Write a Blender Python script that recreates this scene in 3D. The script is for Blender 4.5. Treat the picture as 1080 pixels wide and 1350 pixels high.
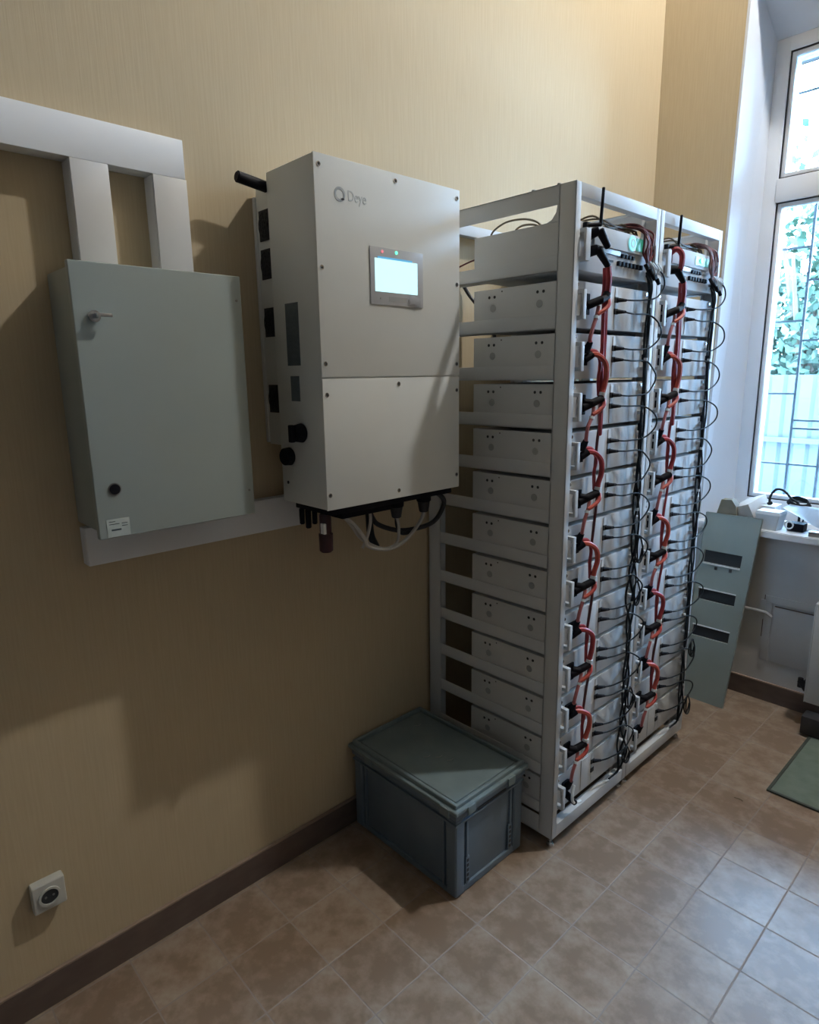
import bpy, bmesh, math, random
from mathutils import Vector, Matrix
random.seed(7)
C = bpy.context.scene.collection
for o in list(bpy.data.objects):
    bpy.data.objects.remove(o)
scn = bpy.context.scene

# ------------------------------------------------------------------ camera
CAM = Vector((1.7077, -0.9975, 1.6539))
YAW, PITCH, ROLL, FPX = -0.8178, -0.2126, -0.0142, 839.56
fwd = Vector((math.sin(YAW) * math.cos(PITCH), math.cos(YAW) * math.cos(PITCH), math.sin(PITCH)))
rgt = Vector((math.cos(YAW), -math.sin(YAW), 0))
upv = rgt.cross(fwd)
r2 = rgt * math.cos(ROLL) + upv * math.sin(ROLL)
u2 = -rgt * math.sin(ROLL) + upv * math.cos(ROLL)
cd = bpy.data.cameras.new('camera')
cam = bpy.data.objects.new('camera', cd)
C.objects.link(cam)
cam.matrix_world = Matrix(((r2.x, u2.x, -fwd.x, CAM.x), (r2.y, u2.y, -fwd.y, CAM.y), (r2.z, u2.z, -fwd.z, CAM.z), (0, 0, 0, 1)))
cd.sensor_fit = 'HORIZONTAL'
cd.sensor_width = 36
cd.lens = FPX / 1080 * 36
cd.clip_start = 0.02
scn.camera = cam

# ------------------------------------------------------------------ light, sky, exposure
SKY = 60.0
LAMP = 2150.0
EXPO = 0.0
scn.view_settings.view_transform = 'Standard'
scn.view_settings.look = 'None'
scn.view_settings.gamma = 1
scn.view_settings.use_curve_mapping = False
scn.view_settings.exposure = EXPO
w = bpy.data.worlds.new('world')
scn.world = w
w.use_nodes = True
bg = w.node_tree.nodes['Background']
bg.inputs[0].default_value = (0.40, 0.65, 1.0, 1)
bg.inputs[1].default_value = SKY
WX0, WX1, WZ0, WZ1, WY = 0.505, 1.45, 0.99, 3.10, 2.60   # glazed opening of the window
pl = bpy.data.lights.new('window_portal', 'AREA')
pl.shape = 'RECTANGLE'
pl.size, pl.size_y = WX1 - WX0 + .1, WZ1 - WZ0 + .1
pl.cycles.is_portal = True
po = bpy.data.objects.new('window_portal', pl)
C.objects.link(po)
po.location = ((WX0 + WX1) / 2, 2.70, (WZ0 + WZ1) / 2)
po.rotation_euler = (math.radians(-90), 0, 0)
LAMP_POS = Vector((1.55, 1.90, 4.60))

# ------------------------------------------------------------------ materials
def principled(name, col, rough=.5, metal=0., spec=.5, emit=None, es=0):
    m = bpy.data.materials.new(name)
    m.use_nodes = True
    b = m.node_tree.nodes['Principled BSDF']
    b.inputs['Base Color'].default_value = (*col, 1)
    b.inputs['Roughness'].default_value = rough
    b.inputs['Metallic'].default_value = metal
    b.inputs['Specular IOR Level'].default_value = spec
    if emit:
        b.inputs['Emission Color'].default_value = (*emit, 1)
        b.inputs['Emission Strength'].default_value = es
    return m

def nn(m, t, **kw):
    n = m.node_tree.nodes.new(t)
    for k, v in kw.items():
        setattr(n, k, v)
    return n

def mottled(name, c1, c2, rough=.5, scale=(6, 6, 6), metal=0., bump=0., bscale=200, spec=.5, detail=4):
    """principled with a noise mix of two near tones and an optional fine bump"""
    m = principled(name, c1, rough, metal, spec)
    L = m.node_tree.links.new
    b = m.node_tree.nodes['Principled BSDF']
    tc = nn(m, 'ShaderNodeTexCoord')
    mp = nn(m, 'ShaderNodeMapping')
    mp.inputs['Scale'].default_value = scale
    L(tc.outputs['Object'], mp.inputs[0])
    no = nn(m, 'ShaderNodeTexNoise')
    no.inputs['Scale'].default_value = 1
    no.inputs['Detail'].default_value = detail
    L(mp.outputs[0], no.inputs['Vector'])
    mx = nn(m, 'ShaderNodeMix', data_type='RGBA')
    mx.inputs[6].default_value = (*c1, 1)
    mx.inputs[7].default_value = (*c2, 1)
    rp = nn(m, 'ShaderNodeMapRange')
    rp.inputs[1].default_value = .35
    rp.inputs[2].default_value = .65
    L(no.outputs[0], rp.inputs[0])
    L(rp.outputs[0], mx.inputs[0])
    L(mx.outputs[2], b.inputs['Base Color'])
    if bump:
        n2 = nn(m, 'ShaderNodeTexNoise')
        n2.inputs['Scale'].default_value = bscale
        L(tc.outputs['Object'], n2.inputs['Vector'])
        bp = nn(m, 'ShaderNodeBump')
        bp.inputs['Strength'].default_value = bump
        bp.inputs['Distance'].default_value = .001
        L(n2.outputs[0], bp.inputs['Height'])
        L(bp.outputs[0], b.inputs['Normal'])
    return m

M = {}
def wallpaper():
    m = mottled('wallpaper', (.535, .44, .295), (.505, .41, .27), .75, (170, 170, 7), spec=.2, detail=3)
    L = m.node_tree.links.new
    b = m.node_tree.nodes['Principled BSDF']
    no = [n for n in m.node_tree.nodes if n.type == 'TEX_NOISE'][0]
    bp = nn(m, 'ShaderNodeBump')
    bp.inputs['Strength'].default_value = .16
    bp.inputs['Distance'].default_value = .002
    L(no.outputs[0], bp.inputs['Height'])
    L(bp.outputs[0], b.inputs['Normal'])
    return m
M['paper'] = wallpaper()
M['plaster'] = mottled('white_plaster', (.66, .69, .74), (.63, .66, .71), .6, (3, 3, 3), bump=.2, bscale=60)
M['graywall'] = mottled('grey_wall_paint', (.56, .56, .55), (.49, .49, .48), .6, (5, 5, 5), bump=.3, bscale=40)
M['ceil'] = mottled('ceiling_paint', (.62, .62, .61), (.58, .58, .57), .8, (2, 2, 2))
M['farwall'] = mottled('plain_wall_paint', (.20, .185, .17), (.18, .17, .155), .8, (2, 2, 2))
M['pvc'] = mottled('white_window_plastic', (.80, .82, .85), (.77, .79, .82), .3, (3, 3, 3))
M['sill'] = mottled('white_sill', (.76, .77, .78), (.70, .71, .72), .3, (4, 9, 4))
M['gasket'] = principled('black_gasket', (.02, .02, .025), .5)
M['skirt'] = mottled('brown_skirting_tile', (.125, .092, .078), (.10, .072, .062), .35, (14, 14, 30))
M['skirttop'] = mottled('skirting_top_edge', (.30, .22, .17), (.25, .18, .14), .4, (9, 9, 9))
M['rack'] = mottled('light_grey_powder_coat', (.63, .65, .665), (.60, .62, .635), .55, (5, 5, 5), bump=.08, bscale=500, spec=.3)
M['module'] = mottled('grey_module_paint', (.625, .64, .645), (.59, .605, .61), .45, (6, 6, 9), bump=.08, bscale=500)
M['face'] = mottled('module_face_paint', (.60, .615, .625), (.58, .595, .605), .7, (6, 6, 6), spec=.22)
M['inv'] = mottled('off_white_inverter_paint', (.72, .74, .72), (.69, .71, .69), .4, (4, 4, 4), bump=.06, bscale=600)
M['cab'] = mottled('blue_grey_enamel', (.33, .385, .375), (.31, .36, .35), .33, (3, 3, 3), bump=.05, bscale=300)
M['cabside'] = M['cab']
M['trunk'] = mottled('white_trunking_plastic', (.78, .79, .80), (.74, .75, .76), .4, (4, 4, 4))
M['black'] = principled('black_plastic', (.007, .007, .011), .6, spec=.15)
M['blackm'] = mottled('black_rubber', (.02, .02, .024), (.012, .012, .016), .55, (30, 30, 30))
M['datacable'] = principled('dark_data_cable', (.014, .018, .022), .6, spec=.2)
M['red'] = mottled('red_cable', (.40, .040, .045), (.28, .022, .03), .5, (20, 20, 20))
M['orange'] = mottled('orange_red_cable', (.56, .10, .06), (.42, .045, .04), .5, (20, 20, 20))
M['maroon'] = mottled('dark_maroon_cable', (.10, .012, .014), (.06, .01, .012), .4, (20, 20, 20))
M['pink'] = mottled('faded_red_cable', (.48, .16, .15), (.36, .08, .08), .5, (20, 20, 20))
M['wirered'] = mottled('dull_red_wire', (.20, .035, .045), (.08, .02, .025), .6, (60, 60, 60))
M['wirepale'] = mottled('dusty_pink_wire', (.30, .14, .15), (.12, .08, .09), .6, (60, 60, 60))
M['tie'] = principled('white_tie', (.75, .78, .78), .35)
M['chrome'] = mottled('chrome', (.65, .66, .68), (.55, .56, .58), .22, (30, 30, 30), metal=1.)
M['steel'] = mottled('dull_steel', (.30, .30, .29), (.22, .22, .21), .4, (20, 20, 20), metal=.8)
M['hole'] = principled('dark_hole', (.03, .032, .035), .7)
M['stain'] = principled('grey_mark', (.36, .375, .385), .5)
M['vent'] = mottled('dark_vent', (.03, .032, .035), (.015, .016, .018), .6, (120, 120, 120))
M['label'] = mottled('blue_grey_label', (.10, .125, .14), (.13, .155, .17), .4, (50, 50, 120))
M['paperlabel'] = mottled('pale_label', (.50, .56, .54), (.42, .49, .47), .5, (40, 40, 40))
M['ink'] = principled('dark_ink', (.06, .08, .09), .6)
M['logo'] = principled('grey_logo_print', (.36, .39, .40), .5)
M['logotext'] = principled('faint_logo_print', (.52, .55, .55), .5)
M['bezel'] = principled('grey_bezel', (.50, .52, .55), .3)
M['bin'] = mottled('blue_grey_bin_plastic', (.14, .19, .24), (.12, .165, .215), .38, (10, 10, 10), bump=.05, bscale=300)
M['lid'] = mottled('green_grey_lid_plastic', (.18, .235, .25), (.155, .205, .22), .36, (12, 12, 12), bump=.05, bscale=300)
M['panel'] = mottled('green_grey_sheet_metal', (.25, .29, .275), (.22, .26, .245), .42, (5, 5, 5))
M['mat'] = mottled('green_mat', (.13, .165, .13), (.10, .135, .105), .8, (16, 16, 16), bump=.5, bscale=400)
M['matedge'] = principled('dark_mat_edge', (.035, .045, .035), .7)
M['card'] = mottled('brown_cardboard', (.22, .19, .14), (.17, .15, .11), .8, (20, 20, 20))
M['beige'] = mottled('beige_card', (.55, .51, .46), (.50, .46, .42), .7, (20, 20, 20))
M['whitebox'] = mottled('white_card', (.66, .70, .73), (.62, .66, .69), .5, (9, 9, 9))
M['sheet'] = mottled('pale_sheet', (.50, .58, .66), (.44, .52, .60), .4, (60, 12, 12))
M['wire'] = principled('brown_wire', (.10, .07, .035), .5)
M['greywire'] = principled('grey_cable', (.46, .45, .42), .5)
M['burgundy'] = principled('burgundy_plug', (.035, .008, .012), .35)
M['socket'] = principled('socket_plastic', (.52, .52, .48), .4)
M['brownbox'] = mottled('dark_brown_case', (.05, .035, .02), (.03, .02, .012), .6, (30, 30, 30))
M['radiator'] = principled('radiator_enamel', (.62, .64, .64), .35)
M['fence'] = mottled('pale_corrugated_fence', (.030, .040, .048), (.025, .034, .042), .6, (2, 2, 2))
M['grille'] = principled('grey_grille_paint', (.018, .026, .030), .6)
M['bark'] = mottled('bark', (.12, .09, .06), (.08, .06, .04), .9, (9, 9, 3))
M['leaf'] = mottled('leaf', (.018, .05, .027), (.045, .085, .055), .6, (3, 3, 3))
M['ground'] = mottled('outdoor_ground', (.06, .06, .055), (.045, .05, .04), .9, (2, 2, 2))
M['screen'] = principled('lit_screen', (.1, .1, .1), .2, emit=(.60, .95, 1.0), es=1.15)
M['screenbar'] = principled('lit_screen_bar', (.1, .1, .1), .2, emit=(.10, .50, .85), es=.8)
M['green'] = principled('green_led', (.05, .2, .1), .3, emit=(.15, 1, .6), es=1.6)
M['redled'] = principled('red_led', (.3, .1, .1), .3, emit=(1, .30, .38), es=.6)
M['disp'] = principled('lit_round_display', (.1, .2, .2), .3, emit=(.25, .75, .85), es=.8)
M['greendisp'] = principled('green_strip_display', (.03, .14, .10), .3, emit=(.03, .25, .16), es=.7)
M['bulb'] = principled('lit_globe', (.8, .8, .8), .4, emit=(.98, .975, .95), es=LAMP)
M['film'] = principled('crumpled_film', (.70, .72, .76), .15)

def glass():
    m = bpy.data.materials.new('window_glass')
    m.use_nodes = True
    t = m.node_tree
    t.nodes.remove(t.nodes['Principled BSDF'])
    tr = nn(m, 'ShaderNodeBsdfTransparent')
    tr.inputs[0].default_value = (.93, .97, .98, 1)
    gl = nn(m, 'ShaderNodeBsdfGlossy')
    gl.inputs['Roughness'].default_value = .02
    fr = nn(m, 'ShaderNodeFresnel')
    fr.inputs[0].default_value = 1.45
    mx = nn(m, 'ShaderNodeMixShader')
    t.links.new(fr.outputs[0], mx.inputs[0])
    t.links.new(tr.outputs[0], mx.inputs[1])
    t.links.new(gl.outputs[0], mx.inputs[2])
    t.links.new(mx.outputs[0], t.nodes['Material Output'].inputs[0])
    return m
M['glass'] = glass()

TP, TX, TY = 0.2053, 1.0479, 1.0890      # tile pitch and a grout crossing
def tiles():
    m = principled('beige_floor_tiles', (.3, .2, .15), .25, spec=.34)
    L = m.node_tree.links.new
    b = m.node_tree.nodes['Principled BSDF']
    tc = nn(m, 'ShaderNodeTexCoord')
    sx = nn(m, 'ShaderNodeSeparateXYZ')
    L(tc.outputs['Object'], sx.inputs[0])
    def math_(op, a, c=None, clamp=False):
        n = nn(m, 'ShaderNodeMath', operation=op, use_clamp=clamp)
        for i, v in enumerate((a, c)):
            if v is None: continue
            if isinstance(v, (int, float)): n.inputs[i].default_value = v
            else: L(v, n.inputs[i])
        return n.outputs[0]
    us, ids = [], []
    for ax, off in ((0, TX), (1, TY)):
        q = math_('DIVIDE', math_('SUBTRACT', sx.outputs[ax], off), TP)
        ids.append(math_('FLOOR', q))
        f = math_('FRACT', q)
        us.append(math_('MINIMUM', f, math_('SUBTRACT', 1.0, f)))    # 0 at grout .5 at centre
    dmin = math_('MINIMUM', us[0], us[1])
    grout = nn(m, 'ShaderNodeMapRange')
    grout.inputs[1].default_value = .007
    grout.inputs[2].default_value = .013
    L(dmin, grout.inputs[0])
    # corner distance -> faint rings printed near the tile corners
    cdist = math_('SQRT', math_('ADD', math_('MULTIPLY', us[0], us[0]), math_('MULTIPLY', us[1], us[1])))
    ring = math_('SINE', math_('MULTIPLY', cdist, 60.0))
    ringm = nn(m, 'ShaderNodeMapRange')
    ringm.inputs[1].default_value = .30
    ringm.inputs[2].default_value = .18
    ringm.inputs[3].default_value = 0
    ringm.inputs[4].default_value = 1
    L(cdist, ringm.inputs[0])
    ringv = math_('MULTIPLY', math_('MULTIPLY', math_('ADD', ring, 1.0), .5), ringm.outputs[0])
    cmb = nn(m, 'ShaderNodeCombineXYZ')
    L(ids[0], cmb.inputs[0]); L(ids[1], cmb.inputs[1])
    wn = nn(m, 'ShaderNodeTexWhiteNoise', noise_dimensions='2D')
    L(cmb.outputs[0], wn.inputs['Vector'])
    no = nn(m, 'ShaderNodeTexNoise')
    no.inputs['Scale'].default_value = 17
    no.inputs['Detail'].default_value = 6
    no.inputs['Roughness'].default_value = .6
    L(tc.outputs['Object'], no.inputs['Vector'])
    no2 = nn(m, 'ShaderNodeTexNoise')
    no2.inputs['Scale'].default_value = 5
    no2.inputs['Detail'].default_value = 3
    L(tc.outputs['Object'], no2.inputs['Vector'])
    f1 = math_('ADD', math_('MULTIPLY', no.outputs[0], .8), math_('MULTIPLY', wn.outputs[0], .16))
    f1 = math_('ADD', f1, math_('MULTIPLY', ringv, .06))
    # lighter towards the tile edge like the print in the photo
    edge = math_('MULTIPLY', math_('SUBTRACT', .5, dmin), .25)
    f1 = math_('ADD', f1, math_('SUBTRACT', edge, .12))
    cr = nn(m, 'ShaderNodeValToRGB')
    e = cr.color_ramp.elements
    e[0].position = .36; e[0].color = (.195, .135, .092, 1)
    e[1].position = .74; e[1].color = (.335, .275, .215, 1)
    c2 = cr.color_ramp.elements.new(.52); c2.color = (.265, .198, .145, 1)
    L(f1, cr.inputs[0])
    mx = nn(m, 'ShaderNodeMix', data_type='RGBA')
    mx.inputs[6].default_value = (.25, .21, .18, 1)
    L(grout.outputs[0], mx.inputs[0])
    L(cr.outputs[0], mx.inputs[7])
    L(mx.outputs[2], b.inputs['Base Color'])
    rr = nn(m, 'ShaderNodeMapRange')
    rr.inputs[3].default_value = .85
    rr.inputs[4].default_value = .31
    L(grout.outputs[0], rr.inputs[0])
    ra = math_('ADD', rr.outputs[0], math_('MULTIPLY', math_('SUBTRACT', no2.outputs[0], .5), .12))
    L(ra, b.inputs['Roughness'])
    bp = nn(m, 'ShaderNodeBump')
    bp.inputs['Strength'].default_value = .5
    bp.inputs['Distance'].default_value = .0015
    L(math_('ADD', grout.outputs[0], math_('MULTIPLY', no2.outputs[0], .9)), bp.inputs['Height'])
    L(bp.outputs[0], b.inputs['Normal'])
    return m
M['tiles'] = tiles()

# ------------------------------------------------------------------ mesh helpers (world coordinates; obj() shifts them to the parent)
def nb(): return bmesh.new()
def box(bm, x0, x1, y0, y1, z0, z1, bev=0., seg=2):
    t = bmesh.new()
    bmesh.ops.create_cube(t, size=1)
    for v in t.verts:
        v.co = Vector((x0 + (v.co.x + .5) * (x1 - x0), y0 + (v.co.y + .5) * (y1 - y0), z0 + (v.co.z + .5) * (z1 - z0)))
    if bev:
        bmesh.ops.bevel(t, geom=list(t.edges), offset=bev, segments=seg, affect='EDGES', profile=.6)
    join(bm, t)
    return bm
def join(bm, t):
    me = bpy.data.meshes.new('tmp'); t.to_mesh(me); t.free(); bm.from_mesh(me); bpy.data.meshes.remove(me)
def cyl(bm, p0, p1, r0, r1=None, n=20, bev=0.):
    p0, p1 = Vector(p0), Vector(p1)
    r1 = r0 if r1 is None else r1
    d = p1 - p0
    t = bmesh.new()
    bmesh.ops.create_cone(t, cap_ends=True, segments=n, radius1=r0, radius2=r1, depth=d.length)
    if bev:
        es = [e for e in t.edges if len([f for f in e.link_faces if len(f.verts) > 4]) == 1]
        bmesh.ops.bevel(t, geom=es, offset=bev, segments=2, affect='EDGES')
    q = d.to_track_quat('Z', 'Y').to_matrix().to_4x4()
    t.transform(Matrix.Translation((p0 + p1) / 2) @ q)
    join(bm, t)
    return bm
def spline(pts, k=6):
    P = [Vector(p) for p in pts]
    P = [P[0] * 2 - P[1]] + P + [P[-1] * 2 - P[-2]]
    out = []
    for i in range(1, len(P) - 2):
        a, b, c, d = P[i - 1:i + 3]
        for j in range(k):
            t = j / k
            out.append(.5 * ((2 * b) + (c - a) * t + (2 * a - 5 * b + 4 * c - d) * t * t + (3 * b - a - 3 * c + d) * t ** 3))
    out.append(P[-2])
    return out
def tube(bm, pts, r, n=7, k=6, smooth=True):
    P = spline(pts, k) if smooth else [Vector(p) for p in pts]
    T = [(P[min(i + 1, len(P) - 1)] - P[max(i - 1, 0)]).normalized() for i in range(len(P))]
    N = T[0].orthogonal().normalized()
    rings = []
    for p, t in zip(P, T):
        N = (N - t * N.dot(t)).normalized()
        B = t.cross(N)
        rings.append([bm.verts.new(p + (N * math.cos(a) + B * math.sin(a)) * r) for a in [2 * math.pi * j / n for j in range(n)]])
    for a, b in zip(rings, rings[1:]):
        for j in range(n):
            bm.faces.new((a[j], a[(j + 1) % n], b[(j + 1) % n], b[j]))
    bm.faces.new(rings[0][::-1]); bm.faces.new(rings[-1])
    return bm
def prism(bm, poly, z0, z1, axis=2):
    """extrude a 2-D polygon along an axis (2: xy -> z, 1: xz -> y, 0: yz -> x)"""
    def mk(a, b, h):
        return Vector((a, b, h)) if axis == 2 else Vector((a, h, b)) if axis == 1 else Vector((h, a, b))
    lo = [bm.verts.new(mk(a, b, z0)) for a, b in poly]
    hi = [bm.verts.new(mk(a, b, z1)) for a, b in poly]
    n = len(poly)
    fs = [bm.faces.new(lo), bm.faces.new(hi)] + [bm.faces.new((lo[i], lo[(i + 1) % n], hi[(i + 1) % n], hi[i])) for i in range(n)]
    bmesh.ops.recalc_face_normals(bm, faces=fs)
    return bm
def ring_x(bm, x, y, z, r0, r1, th, n=28):
    """flat ring facing +x"""
    vs = [[bm.verts.new((xx, y + rr * math.cos(2 * math.pi * i / n), z + rr * math.sin(2 * math.pi * i / n))) for i in range(n)] for xx, rr in ((x, r1), (x + th, r1), (x + th, r0), (x, r0))]
    fs = []
    for a in range(4):
        p, q = vs[a], vs[(a + 1) % 4]
        for i in range(n):
            fs.append(bm.faces.new((p[i], p[(i + 1) % n], q[(i + 1) % n], q[i])))
    bmesh.ops.recalc_face_normals(bm, faces=fs)
    return bm
def root_of(p):
    while p.parent: p = p.parent
    return p
def obj(name, bm, mat, parent=None, smooth=True, origin=None):
    """link the bmesh (built in world coordinates) as one mesh object"""
    if parent is not None:
        off = Vector(root_of(parent)['_base'])
    elif origin is not None:
        off = Vector(origin)
    else:
        off = Vector((0, 0, 0))
    for v in bm.verts: v.co -= off
    me = bpy.data.meshes.new(name)
    bm.to_mesh(me); bm.free()
    me.materials.append(M[mat])
    o = bpy.data.objects.new(name, me)
    C.objects.link(o)
    if smooth:
        for p in me.polygons: p.use_smooth = True
        try: me.set_sharp_from_angle(angle=math.radians(35))
        except Exception: pass
    if parent is not None: o.parent = parent
    else:
        o.location = off
        o['_base'] = tuple(off)
    return o
def tag(o, label, cat, group=None):
    o['label'] = label; o['category'] = cat
    if group: o['group'] = group
    return o
def thing(name, label, cat, loc, group=None):
    o = bpy.data.objects.new(name, None)
    C.objects.link(o)
    o.empty_display_size = .05
    o.location = loc
    o['_base'] = tuple(loc)
    return tag(o, label, cat, group)
def struct(name, bm, mat, smooth=False):
    o = obj(name, bm, mat, smooth=smooth)
    o['kind'] = 'structure'
    return o
def sub(o, label):
    o['label'] = label
    return o

# ------------------------------------------------------------------ room shell
YB, RX, YF, CZ = 2.358, 3.3, -3.2, 4.8
struct('floor', box(nb(), -.2, RX + .2, YF - .2, YB + .4, -.1, 0), 'tiles')
struct('ceiling', box(nb(), -.2, RX + .2, YF - .2, YB + .5, CZ, CZ + .1), 'ceil')
struct('wall_left', box(nb(), -.2, 0, YF - .2, YB + .5, 0, CZ), 'paper')
struct('wall_right', box(nb(), RX, RX + .2, YF, YB, 0, CZ), 'farwall')
struct('wall_front', box(nb(), 0, RX, YF - .2, YF, 0, CZ), 'farwall')
NT, NX1, NTO = 3.16, 1.51, 3.42            # niche: top at the window, right side, top at the room side
def ex(z): return .345 + (.390 - .345) * z / NTO      # the old plaster edge leans a little
def loft(bm, lo, zlo, hi, zhi):
    a = [bm.verts.new((x, y, zlo)) for x, y in lo]; c = [bm.verts.new((x, y, zhi)) for x, y in hi]
    n = len(a)
    fs = [bm.faces.new(a), bm.faces.new(c)] + [bm.faces.new((a[i], a[(i + 1) % n], c[(i + 1) % n], c[i])) for i in range(n)]
    bmesh.ops.recalc_face_normals(bm, faces=fs)
    return bm
b = nb()
loft(b, [(0, YB), (ex(0), YB), (.431, 2.6), (.431, 2.8), (0, 2.8)], 0, [(0, YB), (ex(NTO), YB), (.431, 2.6), (.431, 2.8), (0, 2.8)], NTO)
prism(b, [(NX1 + .01, YB), (RX, YB), (RX, 2.8), (NX1 + .01, 2.8)], 0, NTO)
prism(b, [(YB, NTO), (2.6, NT + .012), (2.8, NT + .012), (2.8, NTO)], .431, NX1 + .01, 0)
box(b, 0, RX, YB, 2.8, NTO, CZ)
struct('wall_back', b, 'paper')
b = nb()
box(b, .43, NX1 + .01, YB, 2.8, 0, .855)
prism(b, [(ex(0) + .004, YB), (.43, YB), (.43, 2.59)], 0, .855)
struct('wall_back_lower', b, 'graywall')
b = nb()
loft(b, [(ex(.89), YB - .001), (ex(.89) + .012, YB - .001), (.443, 2.6), (.443, 2.66), (.431, 2.66), (.431, 2.6)], .89,
     [(ex(NTO), YB - .001), (ex(NTO) + .012, YB - .001), (.443, 2.6), (.443, 2.66), (.431, 2.66), (.431, 2.6)], NTO - .001)
struct('trim_1', b, 'plaster')
struct('trim_2', box(nb(), NX1 - .002, NX1 + .01, YB - .001, 2.66, .89, NTO), 'plaster')
b = nb(); prism(b, [(YB - .001, NTO), (YB - .001, NTO - .012), (2.6, NT), (2.66, NT), (2.66, NT + .012), (2.6, NT + .012)], ex(NTO) + .001, NX1 - .002, 0)
struct('trim_3', b, 'plaster')
# outer reveal beyond the window
b = nb()
box(b, .431, .492, 2.665, 2.80, .86, NT); box(b, 1.465, NX1 + .01, 2.665, 2.80, .86, NT); box(b, .492, 1.465, 2.665, 2.80, 3.115, NT + .01)
struct('trim_4', b, 'plaster')
# baseboards (with a pale top edge)
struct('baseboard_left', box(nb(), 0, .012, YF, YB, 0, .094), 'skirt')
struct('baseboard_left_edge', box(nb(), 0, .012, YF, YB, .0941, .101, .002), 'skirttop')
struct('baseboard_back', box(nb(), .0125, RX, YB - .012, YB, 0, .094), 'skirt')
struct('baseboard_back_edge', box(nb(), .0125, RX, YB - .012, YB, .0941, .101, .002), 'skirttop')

# window: frame, sashes, panes
def window():
    root = obj('window_1', framebm(), 'pvc')
    root['kind'] = 'structure'
    return root
def framebm():
    b = nb()
    fy0, fy1 = 2.60, 2.66
    box(b, .441, .505, fy0, fy1, .89, NT, .004)
    box(b, 1.45, 1.51, fy0, fy1, .89, NT, .004)
    box(b, .50, 1.455, fy0, fy1, .89, .992, .004)
    box(b, .50, 1.455, fy0, fy1, 3.10, NT, .004)
    box(b, .50, 1.455, fy0 - .004, fy1, 2.444, 2.551, .004)
    box(b, .955, 1.035, fy0 - .002, fy1, .99, 2.45, .004)
    return b
win = window()
for (x0, x1, z0, z1) in ((.505, .955, .992, 2.444), (1.035, 1.45, .992, 2.444), (.505, 1.45, 2.551, 3.10)):
    b = nb()
    g = .005
    for (a, c, d, e) in ((x0, x0 + g, z0, z1), (x1 - g, x1, z0, z1), (x0 + g, x1 - g, z0, z0 + g), (x0 + g, x1 - g, z1 - g, z1)):
        box(b, a, c, 2.606, 2.618, d, e)
    obj('gasket', b, 'gasket', win)
    b = nb()
    s = .024
    for (a, c, d, e) in ((x0 + g, x0 + s, z0 + g, z1 - g), (x1 - s, x1 - g, z0 + g, z1 - g), (x0 + s, x1 - s, z0 + g, z0 + s), (x0 + s, x1 - s, z1 - s, z1 - g)):
        box(b, a, c, 2.612, 2.650, d, e, .002)
    obj('sash', b, 'pvc', win)
    obj('pane', box(nb(), x0 + s - .002, x1 - s + .002, 2.628, 2.632, z0 + s - .002, z1 - s + .002), 'glass', win, smooth=False)
# sill board
b = nb()
prism(b, [(.25, 2.30), (1.64, 2.30), (1.64, YB), (NX1 - .002, YB), (NX1 - .002, 2.60), (.441, 2.60), (.36, YB), (.25, YB)], .856, .89)
bmesh.ops.bevel(b, geom=[e for e in b.edges if all(abs(v.co.y - 2.30) < 1e-4 for v in e.verts)], offset=.004, segments=2, affect='EDGES')
o = struct('window_sill', b, 'sill', True)

# patched hatch on the wall under the sill: raised border with a painted-in shadow line
b = nb()
hx0, hx1, hz0, hz1 = .722, 1.5, .215, .556
box(b, hx0, hx1, YB - .007, YB, hz1 - .036, hz1, .003)
box(b, hx0, hx0 + .036, YB - .007, YB, hz0, hz1 - .036, .003)
box(b, hx1 - .036, hx1, YB - .007, YB, hz0, hz1 - .036, .003)
box(b, hx0 + .045, hx1 - .045, YB - .004, YB, hz0, hz1 - .046, .002)
struct('trim_5', b, 'graywall', True)
b = nb(); box(b, hx0 + .046, hx1 - .06, YB - .0055, YB - .0041, hz1 - .052, hz1 - .046); box(b, hx0 - .004, hx0 - .0005, YB - .003, YB - .0005, hz0 + .12, hz1)
struct('hatch_painted_shadow', b, 'skirt')  # dark strips that paint the shade along the hatch border
b = nb()
tube(b, [(.30, YB - .014, .47), (.70, YB - .014, .47), (.735, YB - .014, .466), (.76, YB - .012, .45)], .008)
box(b, .705, .728, YB - .012, YB, .43, .53, .002)
tag(obj('wall_conduit', b, 'graywall', origin=(.5, YB, .47)), 'thin grey painted pipe stub on the wall beside the hatch under the window', 'pipe')

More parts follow.
